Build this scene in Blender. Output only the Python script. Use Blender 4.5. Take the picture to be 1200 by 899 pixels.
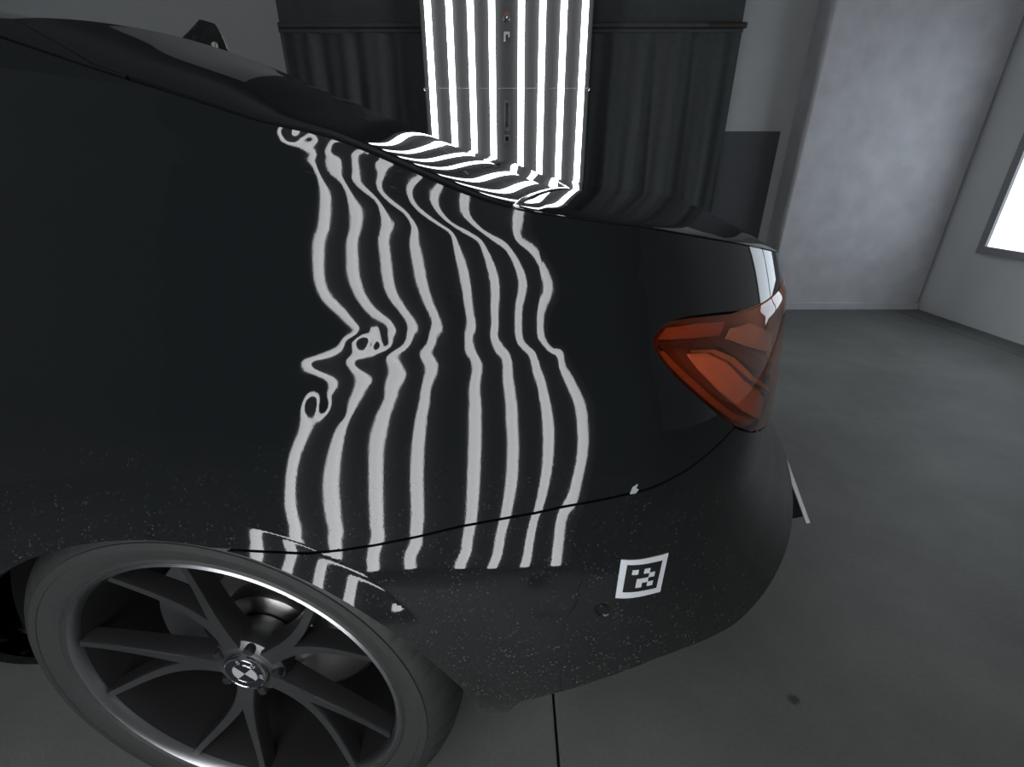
import bpy, bmesh, math, random
import numpy as np
from mathutils import Vector, Matrix
random.seed(7)
for o in list(bpy.data.objects): bpy.data.objects.remove(o, do_unlink=True)
SC = bpy.context.scene
COL = SC.collection
# ---------- camera, world, exposure
cam = bpy.data.cameras.new('camera'); cam_o = bpy.data.objects.new('camera', cam); COL.objects.link(cam_o)
cam.sensor_fit = 'HORIZONTAL'; cam.sensor_width = 36.0; cam.lens = 545.0/1200*36; cam.clip_start = .02
cam_o.location = (0, 0, 1.026); cam_o.rotation_euler = (math.pi/2-.430, 0, 0)
SC.camera = cam_o
world = bpy.data.worlds.new('world'); SC.world = world; world.use_nodes = True
world.node_tree.nodes['Background'].inputs[0].default_value = (.5, .55, .6, 1); world.node_tree.nodes['Background'].inputs[1].default_value = .02
vs_ = SC.view_settings
vs_.view_transform = 'Standard'; vs_.look = 'None'; vs_.gamma = 1; vs_.use_curve_mapping = False; vs_.exposure = 0.0
TUBE_POWER = 9.0; ADDED_WINDOW_POWER = 2.0
# ---------- camera numbers (car coordinates: x rearwards, y into the car, z up; origin under the rear hub face)
F_PX, PITCH, YAW, CAM_H = 545.0, 0.430, -0.098, 1.026
CAM = np.array([0.436, -0.390, CAM_H])
_sy, _cy = math.sin(YAW), math.cos(YAW)
FWD = np.array([_sy*math.cos(PITCH), _cy*math.cos(PITCH), -math.sin(PITCH)])
RGT = np.array([_cy, -_sy, 0.0]); UPV = np.cross(RGT, FWD)
def project(P):
    D = P-CAM; w = D@FWD
    return 600+F_PX*(D@RGT)/w, 449.5-F_PX*(D@UPV)/w
def ray(px, py):
    return FWD + RGT*((px-600)/F_PX) + UPV*((449.5-py)/F_PX)
# ---------- body side
YC = 0.91                                     # centre plane of the car
def pchip(xs, ys):
    xs = np.asarray(xs, float); ys = np.asarray(ys, float)
    h = np.diff(xs); d = np.diff(ys)/h; m = np.zeros_like(xs)
    m[0], m[-1] = d[0], d[-1]
    for i in range(1, len(xs)-1):
        m[i] = 0 if d[i-1]*d[i] <= 0 else (h[i-1]+h[i])*1.5/((2*h[i]+h[i-1])*.5/d[i-1]*1+(h[i]+2*h[i-1])*.5/d[i]*1)
    def f(x):
        x = np.asarray(x, float)
        i = np.clip(np.searchsorted(xs, x)-1, 0, len(xs)-2)
        t = (x-xs[i])/h[i]; t = np.where(x < xs[0], 0, t); t2 = t*t; t3 = t2*t
        v = (2*t3-3*t2+1)*ys[i]+(t3-2*t2+t)*h[i]*m[i]+(-2*t3+3*t2)*ys[i+1]+(t3-t2)*h[i]*m[i+1]
        v = np.where(x < xs[0], ys[0]+(x-xs[0])*m[0], v)
        return np.where(x > xs[-1], ys[-1]+(x-xs[-1])*m[-1], v)
    return f
# section: tilt (deg, + = leaning inwards going up) integrated from z=.66
_zt = np.linspace(.10, 1.40, 1301)
_tl = pchip([.10,.20,.28,.36,.44,.52,.60,.66,.72,.80,.88,.95,1.0,1.07,1.11,1.16,1.22,1.3],
            [-62,-52,-42,-26,-10,-1,7.5,10.8,11.3,12.5,12,9,7,7,16,34,55,65])(_zt)
_oo = np.cumsum(np.tan(np.radians(_tl)))*(_zt[1]-_zt[0]); _oo -= np.interp(.66, _zt, _oo)
def o_side(z): return np.interp(z, _zt, _oo)-.022
x_rear = pchip([.10,.22,.35,.45,.52,.60,.68,.75,.85,.93,1.0,1.2], [.91,.99,1.03,.995,.945,.895,.868,.866,.860,.836,.79,.55])
XC, NP = .42, 2.2
_T = np.linspace(0, math.pi/2, 4001)
_px = XC+.54*np.sin(_T)**(2/NP); _py = .91*(1-np.cos(_T)**(2/NP))
_al = np.concatenate([[0], np.cumsum(np.hypot(np.diff(_px), np.diff(_py)))]); ULEN = XC+_al[-1]
def side0(u, z):
    """base point of the body shell at plan length u and height z"""
    u = np.asarray(u, float); z = np.asarray(z, float)
    t = np.interp(np.clip(u-XC, 0, None), _al, _T)
    o = o_side(z); a = x_rear(z)-XC
    x = np.where(u <= XC, u, XC+a*np.sin(t)**(2/NP))
    barrel = .020*np.clip((-.6-u), 0, None)**2
    y = o+(YC-o)*(1-np.cos(t)**(2/NP))+barrel
    return np.stack([x, y, z+0*x], -1)
# ---------- contour lines that the body's reflections follow (traced once; they describe the panel's waviness)
LV = [0, 1, 2, 3, 4.4, 5.4, 6.4, 7.4]
LN = ["339,169 343,180 352,188 360,193 367,198 374,210 378,230 379,255 378,285 376,310 375,327 377,342 385,352 400,363 413,375 423,384 417,392 404,397 401,404 400,411 380,417 363,421 354,426 360,432 377,438 392,443 397,449 392,457 385,463 387,472 384,483 374,491 369,488 371,477 372,467 367,462 360,465 355,473 355,483 358,492 360,500 353,517 347,530 343,546 341,562 340,582 343,607",
"410,169 400,167 390,166 387,172 379,178 372,184 374,193 382,202 395,209 402,216 408,230 414,250 417,277 417,310 417,327 419,342 427,355 438,365 453,373 462,381 465,389 457,396 458,403 453,409 445,413 430,415 417,417 406,422 407,427 420,436 433,442 436,447 428,456 418,467 412,482 402,500 397,517 392,542 389,570 391,590 394,622",
"432,179 425,177 417,178 408,185 405,194 408,207 417,217 430,227 440,234 447,248 453,274 456,302 457,327 457,342 463,353 475,367 487,378 491,387 482,393 477,404 472,410 458,416 453,420 458,427 470,436 473,442 468,452 460,465 453,483 447,503 442,525 442,557 442,582 443,607 444,633 442,648",
"456,190 450,188 443,188 435,192 433,202 437,215 445,228 460,240 475,250 483,263 489,280 494,307 496,323 497,338 500,355 510,370 518,383 517,389 508,393 505,404 502,411 497,417 502,424 507,433 507,443 502,458 498,480 494,500 491,525 490,550 490,573 491,593 490,623 487,643 484,667",
"487,204 477,202 470,208 470,217 474,228 483,242 497,253 516,265 528,271 535,282 542,302 547,320 548,337 547,353 550,368 556,382 555,388 549,394 549,408 555,415 559,425 559,443 560,463 560,483 559,505 558,527 557,548 556,573 554,603 550,627 546,653 540,680",
"505,214 500,214 496,220 497,228 503,240 516,254 530,265 547,272 563,280 570,292 577,308 582,325 582,337 580,350 578,363 581,377 582,384 579,393 580,404 588,410 595,416 594,428 595,440 600,453 602,473 603,497 603,527 602,545 601,565 597,590 593,607 588,620 586,640 581,661",
"532,225 530,231 532,240 538,251 552,263 567,273 580,279 593,285 602,297 610,312 616,330 613,343 607,357 607,368 609,383 608,397 609,403 620,410 626,415 627,428 630,438 638,448 643,472 646,497 645,527 644,545 640,567 634,595 627,607 623,623 621,639",
"592,245 599,257 603,271 606,280 617,285 627,290 633,300 642,315 648,332 645,343 635,358 633,370 635,384 635,400 642,407 648,411 654,410 659,415 658,427 663,437 672,447 678,460 684,477 686,497 685,527 682,545 677,565 671,592 659,602 657,624"]
LX = [(0,"339,169 333,164 329,158 328,152 332,147 340,146 350,147 357,150 363,152 370,154 377,156 387,159 396,163"),
      (0,"339,169 347,165 353,160 358,155 362,153"), (0,"363,154 369,156 373,161 373,166 368,170 357,171 348,170 340,169"),
      (1,"414,402 420,395 431,394 433,399 429,408 423,414 417,409 414,402"), (1,"441,397 447,405 441,411 435,410 437,402 441,397")]
PTS = [(338,156,.5),(335,151,.5),(336,160,.4),(346,162,.4),(354,152,.45),(345.7,155.7,-.5),(362,163,-.6),(356,166,-.5),(366,161,-.45),
       (422,404,1.5),(424,400,1.5),(441,405,1.5),(438,388.5,1.0),(438,383,.6),(444,390,.6),(431,389,.55),(362,478,.7),(361,472,.6),(379,474,-.7),(378,481,-.6),(379,467,-.5),
       (380,428,.5),(368,427,.45),(395,432,.5),(405,445,.4),(378,447,-.5),(365,445,-.6),(372,455,-.6),(384,407,-.5),(345,422,-.5),(365,412,-.5),
       (424,391,.55),(452,401,.6),(434.3,404,.6),(408,412,.5),(408,402,.5),(430,424,1.5),(418,426,1.45),(415,396,.55),(448,394,.6),(430,384,.5),(450,380,.6),(445,416,1.4),(445,447,1.5),(440,432,1.45),(395,470,.5),(400,485,.5),
       (390,180,1.45),(400,176,1.5),(395,190,1.5),(378,165,.5),(382,168,.55),(372,176,.5),(380,163,.5),(480,425,2.5),(625,403,6.9),(648,403,7.8),(664,408,7.9),(648,420,7.0)]
# ---------- interpolate the contours (bending energy, conjugate gradients)
def poly(t): return np.array([[float(a) for a in p.split(',')] for p in t.split()])
def dens(p, step=1.0):
    out = []
    for a, b in zip(p[:-1], p[1:]):
        n = max(1, int(math.hypot(*(b-a))/step)); out.append(a+(b-a)*np.linspace(0, 1, n, endpoint=False)[:, None])
    out.append(p[-1:]); return np.concatenate(out)
def smooth_line(p, n=2):
    for _ in range(n):                        # Chaikin corner cutting
        q = np.empty((2*len(p), 2)); q[0::2][:-1] = .75*p[:-1]+.25*p[1:]; q[1::2][:-1] = .25*p[:-1]+.75*p[1:]
        p = np.concatenate([p[:1], q[:-2], p[-1:]])
    return p
def field(x0, x1, y0, y1, steps, pts, vals, wts, guess, lam):
    s = None
    for st, iters in steps:
        nx = int(round((x1-x0)/st))+1; ny = int(round((y1-y0)/st))+1
        gx = x0+st*np.arange(nx); gy = y0+st*np.arange(ny)
        if s is None: s = guess(*np.meshgrid(gx, gy))
        else:
            s = np.stack([np.interp(gx, ox, r) for r in s]); s = np.stack([np.interp(gy, oy, c) for c in s.T]).T
        ox, oy = gx, gy
        fx = np.clip((pts[:, 0]-x0)/st, 0, nx-1.001); fy = np.clip((pts[:, 1]-y0)/st, 0, ny-1.001)
        ix = fx.astype(int); iy = fy.astype(int); ax = fx-ix; ay = fy-iy
        idx = np.stack([iy*nx+ix, iy*nx+ix+1, (iy+1)*nx+ix, (iy+1)*nx+ix+1]); w4 = np.stack([(1-ax)*(1-ay), ax*(1-ay), (1-ax)*ay, ax*ay])
        k = lam*(2.0/st)**0; W = wts
        def A(v):
            g = np.zeros_like(v)
            c = v[:, 2:]-2*v[:, 1:-1]+v[:, :-2]; g[:, 2:] += c; g[:, 1:-1] -= 2*c; g[:, :-2] += c
            c = v[2:]-2*v[1:-1]+v[:-2]; g[2:] += c; g[1:-1] -= 2*c; g[:-2] += c
            c = 2*(v[1:, 1:]-v[1:, :-1]-v[:-1, 1:]+v[:-1, :-1]); g[1:, 1:] += c; g[1:, :-1] -= c; g[:-1, 1:] -= c; g[:-1, :-1] += c
            g *= k
            e = (v.ravel()[idx]*w4).sum(0)*W
            return g+np.bincount(idx.ravel(), (w4*e).ravel(), nx*ny).reshape(ny, nx)
        b = np.bincount(idx.ravel(), (w4*(vals*W)).ravel(), nx*ny).reshape(ny, nx)
        dg = 1/(k*30+np.bincount(idx.ravel(), (w4**2*W).ravel(), nx*ny).reshape(ny, nx))
        r = b-A(s); zz = dg*r; p = zz.copy(); rz = (r*zz).sum()
        for _ in range(iters):
            Ap = A(p); al = rz/(p*Ap).sum(); s = s+al*p; r = r-al*Ap; zz = dg*r; rn = (r*zz).sum(); p = zz+(rn/rz)*p; rz = rn
    return gx, gy, s
def bilin(gx, gy, s, px, py):
    fx = np.clip((px-gx[0])/(gx[1]-gx[0]), 0, len(gx)-1.001); fy = np.clip((py-gy[0])/(gy[1]-gy[0]), 0, len(gy)-1.001)
    ix = fx.astype(int); iy = fy.astype(int); ax = fx-ix; ay = fy-iy
    return (s[iy, ix]*(1-ax)+s[iy, ix+1]*ax)*(1-ay)+(s[iy+1, ix]*(1-ax)+s[iy+1, ix+1]*ax)*ay
def side_field():
    P, V, W = [], [], []
    def add(p, v, w): P.append(p); V.append(np.full(len(p), float(v))); W.append(np.full(len(p), float(w)))
    for v, t in zip(LV, LN): add(dens(smooth_line(poly(t))), v, 1)
    for v, t in LX: add(dens(smooth_line(poly(t))), v, 1)
    a = np.linspace(0, 2*np.pi, 30); add(np.stack([345.7+6.5*np.cos(a), 155.7+4.2*np.sin(a)], 1), 0, 1)
    for x, y, v in PTS: add(np.array([[x, y]]), v, 3)
    # outside the lit band the flank simply keeps turning away
    for y in range(150, 700, 10):
        xl = np.interp(y, [150,200,340,380,430,470,540,600,700], [300,330,345,370,330,330,315,310,330])
        xr = np.interp(y, [150,240,280,330,400,450,500,600,700], [560,630,660,690,690,720,730,715,690])
        add(np.array([[xl, y]]), -.9, .3); add(np.array([[xl-60, y]]), -2.0, .3); add(np.array([[xr, y]]), 8.4, .3); add(np.array([[xr+60, y]]), 9.8, .3)
    P = np.concatenate(P); V = np.concatenate(V); W = np.concatenate(W)
    return field(220, 780, 138, 702, [(8, 300), (4, 500), (2, 900)], P, V, W, lambda X, Y: (X-340)/45.0, .008)
# ---------- bend the flank so that the striped light panel beside the car mirrors along those contours
PANEL_Y, PANEL_X0, PANEL_SP = -1.05, -.434, .125     # plane of the near light panel (car coordinates), first tube, pitch
def reflect_hit(P, Pu, Pz):
    n = np.cross(Pu, Pz); n /= np.linalg.norm(n, axis=-1, keepdims=True)
    d = P-CAM; d /= np.linalg.norm(d, axis=-1, keepdims=True)
    r = d-2*(d*n).sum(-1, keepdims=True)*n
    t = (PANEL_Y-P[..., 1])/np.minimum(r[..., 1], -.05)
    return P[..., 0]+t*r[..., 0], P[..., 2]+t*r[..., 2]
U0, U1, DU = -.10, .62, .0016
Z0, Z1, DZ = .44, 1.10, .0016
def sstep(a, b, x): t = np.clip((x-a)/(b-a), 0, 1); return t*t*(3-2*t)
EDGE = np.array([[-200,-20],[0,42],[100,76],[215,112],[300,140],[325,147],[375,155],[420,171],[500,207],[560,232],[610,246],[660,253],[760,266],[905,292]], float)
def edge_py(px): return np.interp(px, EDGE[:, 0], EDGE[:, 1])
XL = ([138,170,200,340,380,430,470,540,600,700], [262,290,300,320,330,300,300,290,290,300])
XR = ([138,240,280,330,400,450,500,600,700], [640,660,680,705,705,735,745,730,710])
CREASE = ([280,343,400,447,500,560,720], [596,608,628,652,684,722,722])
def solve_side(gx, gy, s, iters=10, verbose=False):
    us = np.arange(U0, U1, DU); zs = np.arange(Z0, Z1, DZ)
    U, Z = np.meshgrid(us, zs)
    B = side0(U, Z); h = np.zeros_like(U); Bu = np.gradient(B, DU, axis=1); Bz = np.gradient(B, DZ, axis=0); hu = h.copy()
    for it in range(iters):
        P = B.copy(); P[..., 1] += h
        Pz = Bz.copy(); Pz[..., 1] += np.clip(np.gradient(h, DZ, axis=0), -.6, .6)
        Pu = Bu.copy()
        px, py = project(P)
        target = PANEL_X0+PANEL_SP*bilin(gx, gy, s, px, py)
        xl = np.interp(py, *XL); xr = np.interp(py, *XR)
        m = sstep(-45, 0, px-xl)*(1-sstep(0, 40, px-xr))*(1-sstep(2, 30, edge_py(px)-py))*sstep(.55, .60, Z)
        for k in range(3):
            Pu[..., 1] = Bu[..., 1]+hu; a, v = reflect_hit(P, Pu, Pz)
            Pu[..., 1] += 1e-4; b, _ = reflect_hit(P, Pu, Pz)
            hu = np.clip(hu+np.clip((target-a)/((b-a)/1e-4), -.05, .05), -.4, .3)
        Wt = (m+.25)[:, :-1]; G = (hu*m)[:, :-1]*DU; mu = .07+.055*(1-sstep(35, 60, py[:-1]-edge_py(px[:-1])))+.1*(1-sstep(.60, .64, Z[:-1]))
        def A(q):
            g = np.zeros_like(q); c = Wt*(q[:, 1:]-q[:, :-1]); g[:, 1:] += c; g[:, :-1] -= c
            c = mu*mu*(q[1:]-q[:-1]); g[1:] += c; g[:-1] -= c
            return g+1e-8*q
        b = np.zeros_like(h); b[:, 1:] += Wt*G; b[:, :-1] -= Wt*G
        q = h.copy(); r = b-A(q); p = r.copy(); rz = (r*r).sum()
        for _ in range(400 if it == 0 else 120):
            Ap = A(p); al = rz/(p*Ap).sum(); q += al*p; r -= al*Ap; rn = (r*r).sum(); p = r+(rn/rz)*p; rz = rn
        h = q if it == 0 else .5*h+.5*q; full = hu*m
        if verbose: print(it, 'hu', full.min(), full.max(), 'h', h.min(), h.max(), 'err', np.abs(target-a)[m > .9].max(), 'V', v[m>.9].min(), v[m>.9].max(), 'hz', np.abs(np.gradient(h, DZ, axis=0))[m>.5].max())
    return us, zs, h, v, m, hu, px, py
# ---------- full flank, edge line and top surface
def make_side(us, zs, h):
    def side(u, z, wav=True):
        P = side0(u, z)
        if wav:
            fx = np.clip((np.asarray(u, float)-us[0])/(us[1]-us[0]), 0, len(us)-1.001); fz = np.clip((np.asarray(z, float)-zs[0])/(zs[1]-zs[0]), 0, len(zs)-1.001)
            i = fx.astype(int); j = fz.astype(int); a = fx-i; b = fz-j
            q = (h[j, i]*(1-a)+h[j, i+1]*a)*(1-b)+(h[j+1, i]*(1-a)+h[j+1, i+1]*a)*b
            q = q*sstep(-.55, -.12, np.asarray(u, float))*(1-sstep(.62, 1.05, np.asarray(u, float)))*sstep(.40, .46, np.asarray(z, float))
            P[..., 1] += q
        return P
    return side
def edge_curve(side):
    ue = np.linspace(-.10, .66, 77); ze = []
    zz = np.linspace(.85, 1.14, 600)
    for u in ue:
        px, py = project(side(np.full_like(zz, u), zz)); d = py-edge_py(px)
        k = np.where((d[:-1] > 0) & (d[1:] <= 0))[0]; ze.append(zz[k[0]] if len(k) else np.nan)
    ue = np.array(ue); ze = np.array(ze); ok = ~np.isnan(ze); ue, ze = ue[ok], ze[ok]
    for _ in range(6): ze[1:-1] = .25*ze[:-2]+.5*ze[1:-1]+.25*ze[2:]
    uu = np.concatenate([[-3.9,-3.3,-2.9,-2.35,-1.75,-1.4,-1.0,-.6,-.3], ue, [ULEN-.30, ULEN]])
    zv = np.concatenate([[.62,.84,.92,.985,1.17,1.20,1.205,1.185,1.145], ze, [.888, .885]])
    return pchip(uu, zv), (ue, ze)
KNT = np.array([-3.9,-2.9,-2.35,-1.75,-1.2,-.7,-.45,-.30,-.15,0,.1,.18,.26,.34,.42,.50,.60,.72,.9])
QT = np.array([[.02,.05,.06,.11,.12,.12,.105,.0781,.0365,.0015,-.0074,-.0028,-.0017,-.0018,-.0059,.004,.016,.034,.0],
               [0,0,0,0,0,0,.008,.0162,.0311,.0416,.0432,.0295,.0166,.0170,.0138,.008,.004,0,0],
               [0,0,0,0,0,.004,.008,.010,.010,.008,.006,.005,.004,.004,.003,.002,.001,0,0],
               [0,0,0,0,0,0,-.012,-.0259,-.0406,-.0525,-.0513,-.0407,-.0345,-.0322,-.0298,-.022,-.012,0,0]])
def catmull(x, e):
    m = np.gradient(e, KNT); i = np.clip(np.searchsorted(KNT, x)-1, 0, len(KNT)-2); H = KNT[i+1]-KNT[i]; t = np.clip((x-KNT[i])/H, 0, 1); t2 = t*t; t3 = t2*t
    return (2*t3-3*t2+1)*e[i]+(t3-2*t2+t)*H*m[i]+(-2*t3+3*t2)*e[i+1]+(t3-t2)*H*m[i+1]
_gv = np.linspace(0, 1, 401); _gg = np.cumsum(3*_gv**2*(1-sstep(.80, 1.0, _gv)))/400.0
def make_top(side, zef, ulo=-3.9):
    uu = np.concatenate([np.arange(ulo, -.6, .02), np.arange(-.6, ULEN-.002, .004)]); E = side(uu, zef(uu))
    ex, ey, ez = E[:, 0], E[:, 1].copy(), E[:, 2]
    ex = np.maximum.accumulate(ex+np.arange(len(ex))*1e-7)
    for _ in range(10): ey[1:-1] = .25*ey[:-2]+.5*ey[1:-1]+.25*ey[2:]
    def top(x, v):
        """roof, rear window and deck: edge height plus cross-wise bulges"""
        y0 = np.interp(x, ex, ey); z0 = np.interp(x, ex, ez); k = np.clip((YC-y0)/.7, 0, 1)
        z = z0+k*(catmull(x, QT[0])*(1-(1-v)**2)+catmull(x, QT[1])*(1-(1-v)**6)+catmull(x, QT[2])*(1-(1-v)**60)+catmull(x, QT[3])*np.interp(v, _gv, _gg))
        return np.stack([x+0*v, y0+(YC-y0)*v, z], -1)
    return top, (ex, ey, ez)
FWH = np.array([_sy, _cy]); RGH = np.array([_cy, -_sy])
def to_world(P): D = np.asarray(P)[..., :2]-CAM[:2]; return np.stack([D@RGH, D@FWH, np.asarray(P)[..., 2]], -1)
BACK_Y = 3.395
TUBE_X = (np.array(LV)-3.7)*PANEL_SP-.032
PLATE_LOC = (.965, .47, .37)
# =====================================================================  materials
def nodes(name):
    m = bpy.data.materials.new(name); m.use_nodes = True; nt = m.node_tree; b = nt.nodes['Principled BSDF']; return m, nt, b
def N(nt, t, **kw):
    n = nt.nodes.new(t)
    for k, v in kw.items():
        if k in n.inputs.keys() if isinstance(k, str) else False: n.inputs[k].default_value = v
        else: setattr(n, k, v)
    return n
def setin(n, **kw):
    for k, v in kw.items(): n.inputs[k.replace('_', ' ')].default_value = v
def plain(name, col, rough=.5, metal=0.0, noise=0.0, scale=40, bump=0.0, spec=.5):
    m, nt, b = nodes(name); b.inputs['Roughness'].default_value = rough; b.inputs['Metallic'].default_value = metal; b.inputs['Specular IOR Level'].default_value = spec
    tc = nt.nodes.new('ShaderNodeTexCoord'); nz = nt.nodes.new('ShaderNodeTexNoise'); nz.inputs['Scale'].default_value = scale; nz.inputs['Detail'].default_value = 6
    nt.links.new(tc.outputs['Object'], nz.inputs['Vector'])
    mp = nt.nodes.new('ShaderNodeMapRange'); mp.inputs[3].default_value = 1-noise; mp.inputs[4].default_value = 1+noise; nt.links.new(nz.outputs['Fac'], mp.inputs[0])
    mx = nt.nodes.new('ShaderNodeVectorMath'); mx.operation = 'SCALE'; mx.inputs[0].default_value = col; nt.links.new(mp.outputs[0], mx.inputs['Scale']); nt.links.new(mx.outputs[0], b.inputs['Base Color'])
    if bump:
        bp = nt.nodes.new('ShaderNodeBump'); bp.inputs['Strength'].default_value = bump; bp.inputs['Distance'].default_value = .01; nt.links.new(nz.outputs['Fac'], bp.inputs['Height']); nt.links.new(bp.outputs[0], b.inputs['Normal'])
    return m
def emitter(name, col, power):
    m, nt, b = nodes(name); b.inputs['Base Color'].default_value = (.8, .8, .8, 1); b.inputs['Emission Color'].default_value = (*col, 1); b.inputs['Emission Strength'].default_value = power; return m
def paint_mat():
    m, nt, b = nodes('black_paint'); L = nt.links.new
    setin(b, Base_Color=(.0085, .0100, .0108, 1), Roughness=.03, IOR=1.52)
    tc = nt.nodes.new('ShaderNodeTexCoord'); sp = nt.nodes.new('ShaderNodeSeparateXYZ'); L(tc.outputs['Object'], sp.inputs[0])
    # orange peel
    nz = nt.nodes.new('ShaderNodeTexNoise'); nz.inputs['Scale'].default_value = 420; nz.inputs['Detail'].default_value = 2; L(tc.outputs['Object'], nz.inputs['Vector'])
    bp = nt.nodes.new('ShaderNodeBump'); bp.inputs['Strength'].default_value = 1; bp.inputs['Distance'].default_value = .0000045; L(nz.outputs['Fac'], bp.inputs['Height']); L(bp.outputs[0], b.inputs['Normal'])
    # road dust: fine specks, thicker low down on the sills and bumper
    vo = nt.nodes.new('ShaderNodeTexVoronoi'); vo.inputs['Scale'].default_value = 210; vo.inputs['Randomness'].default_value = 1; L(tc.outputs['Object'], vo.inputs['Vector'])
    rp = nt.nodes.new('ShaderNodeMapRange'); rp.inputs[1].default_value = .08; rp.inputs[2].default_value = .28; rp.inputs[3].default_value = 1; rp.inputs[4].default_value = 0; L(vo.outputs['Distance'], rp.inputs[0])
    n2 = nt.nodes.new('ShaderNodeTexNoise'); n2.inputs['Scale'].default_value = 60; n2.inputs['Detail'].default_value = 5; L(tc.outputs['Object'], n2.inputs['Vector'])
    r2 = nt.nodes.new('ShaderNodeMapRange'); r2.inputs[1].default_value = .42; r2.inputs[2].default_value = .70; L(n2.outputs['Fac'], r2.inputs[0])
    hz = nt.nodes.new('ShaderNodeMapRange'); hz.inputs[1].default_value = .78; hz.inputs[2].default_value = .45; hz.inputs[3].default_value = .01; hz.inputs[4].default_value = .8; L(sp.outputs['Z'], hz.inputs[0])
    m1 = nt.nodes.new('ShaderNodeMath'); m1.operation = 'MULTIPLY'; L(rp.outputs[0], m1.inputs[0]); L(r2.outputs[0], m1.inputs[1])
    m2 = nt.nodes.new('ShaderNodeMath'); m2.operation = 'MULTIPLY'; L(m1.outputs[0], m2.inputs[0]); L(hz.outputs[0], m2.inputs[1])
    film = nt.nodes.new('ShaderNodeMath'); film.operation = 'MULTIPLY_ADD'; L(hz.outputs[0], film.inputs[0]); film.inputs[1].default_value = .05; L(m2.outputs[0], film.inputs[2])
    df = nt.nodes.new('ShaderNodeBsdfDiffuse'); df.inputs['Color'].default_value = (.22, .215, .205, 1)
    mx = nt.nodes.new('ShaderNodeMixShader'); L(film.outputs[0], mx.inputs[0]); L(b.outputs[0], mx.inputs[1]); L(df.outputs[0], mx.inputs[2])
    L(mx.outputs[0], nt.nodes['Material Output'].inputs['Surface']); return m
def lens_mat():
    m, nt, b = nodes('lamp_lens'); L = nt.links.new; nt.nodes.remove(b)
    tr = nt.nodes.new('ShaderNodeBsdfTransparent'); tr.inputs[0].default_value = (.96, .50, .30, 1)
    gl = nt.nodes.new('ShaderNodeBsdfGlossy'); gl.inputs['Roughness'].default_value = .02; gl.inputs['Color'].default_value = (1, 1, 1, 1)
    fr = nt.nodes.new('ShaderNodeFresnel'); fr.inputs['IOR'].default_value = 1.5; ge = nt.nodes.new('ShaderNodeNewGeometry'); iv = nt.nodes.new('ShaderNodeMath'); iv.operation = 'SUBTRACT'; iv.inputs[0].default_value = 1; L(ge.outputs['Backfacing'], iv.inputs[1])
    ff = nt.nodes.new('ShaderNodeMath'); ff.operation = 'MULTIPLY'; L(fr.outputs[0], ff.inputs[0]); L(iv.outputs[0], ff.inputs[1])
    mx = nt.nodes.new('ShaderNodeMixShader'); L(ff.outputs[0], mx.inputs[0]); L(tr.outputs[0], mx.inputs[1]); L(gl.outputs[0], mx.inputs[2]); L(mx.outputs[0], nt.nodes['Material Output'].inputs['Surface']); return m
def floor_mat():
    m, nt, b = nodes('concrete_floor'); L = nt.links.new
    tc = nt.nodes.new('ShaderNodeTexCoord'); b.inputs['Roughness'].default_value = .55; b.inputs['Specular IOR Level'].default_value = .3
    geo = nt.nodes.new('ShaderNodeNewGeometry')
    n1 = nt.nodes.new('ShaderNodeTexNoise'); n1.inputs['Scale'].default_value = 2.2; n1.inputs['Detail'].default_value = 8; n1.inputs['Roughness'].default_value = .65; L(geo.outputs['Position'], n1.inputs['Vector'])
    n2 = nt.nodes.new('ShaderNodeTexNoise'); n2.inputs['Scale'].default_value = 120; n2.inputs['Detail'].default_value = 4; L(geo.outputs['Position'], n2.inputs['Vector'])
    cr = nt.nodes.new('ShaderNodeValToRGB'); cr.color_ramp.elements[0].position = .3; cr.color_ramp.elements[0].color = (.125, .130, .125, 1); cr.color_ramp.elements[1].position = .75; cr.color_ramp.elements[1].color = (.20, .205, .195, 1); L(n1.outputs['Fac'], cr.inputs[0])
    mp = nt.nodes.new('ShaderNodeMapRange'); mp.inputs[3].default_value = .85; mp.inputs[4].default_value = 1.15; L(n2.outputs['Fac'], mp.inputs[0])
    sc = nt.nodes.new('ShaderNodeVectorMath'); sc.operation = 'SCALE'; L(cr.outputs[0], sc.inputs[0]); L(mp.outputs[0], sc.inputs['Scale'])
    # oil spot
    ds = nt.nodes.new('ShaderNodeVectorMath'); ds.operation = 'DISTANCE'; ds.inputs[1].default_value = OIL; L(geo.outputs['Position'], ds.inputs[0])
    n3 = nt.nodes.new('ShaderNodeTexNoise'); n3.inputs['Scale'].default_value = 90; L(geo.outputs['Position'], n3.inputs['Vector'])
    ad = nt.nodes.new('ShaderNodeMath'); ad.operation = 'MULTIPLY_ADD'; L(n3.outputs['Fac'], ad.inputs[0]); ad.inputs[1].default_value = .016; L(ds.outputs['Value'], ad.inputs[2])
    sm = nt.nodes.new('ShaderNodeMapRange'); sm.inputs[1].default_value = .014; sm.inputs[2].default_value = .024; sm.inputs[3].default_value = .35; sm.inputs[4].default_value = 1; L(ad.outputs[0], sm.inputs[0])
    s2 = nt.nodes.new('ShaderNodeVectorMath'); s2.operation = 'SCALE'; L(sc.outputs[0], s2.inputs[0]); L(sm.outputs[0], s2.inputs['Scale']); L(s2.outputs[0], b.inputs['Base Color'])
    bp = nt.nodes.new('ShaderNodeBump'); bp.inputs['Strength'].default_value = .25; bp.inputs['Distance'].default_value = .002; L(n2.outputs['Fac'], bp.inputs['Height']); L(bp.outputs[0], b.inputs['Normal']); return m
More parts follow.
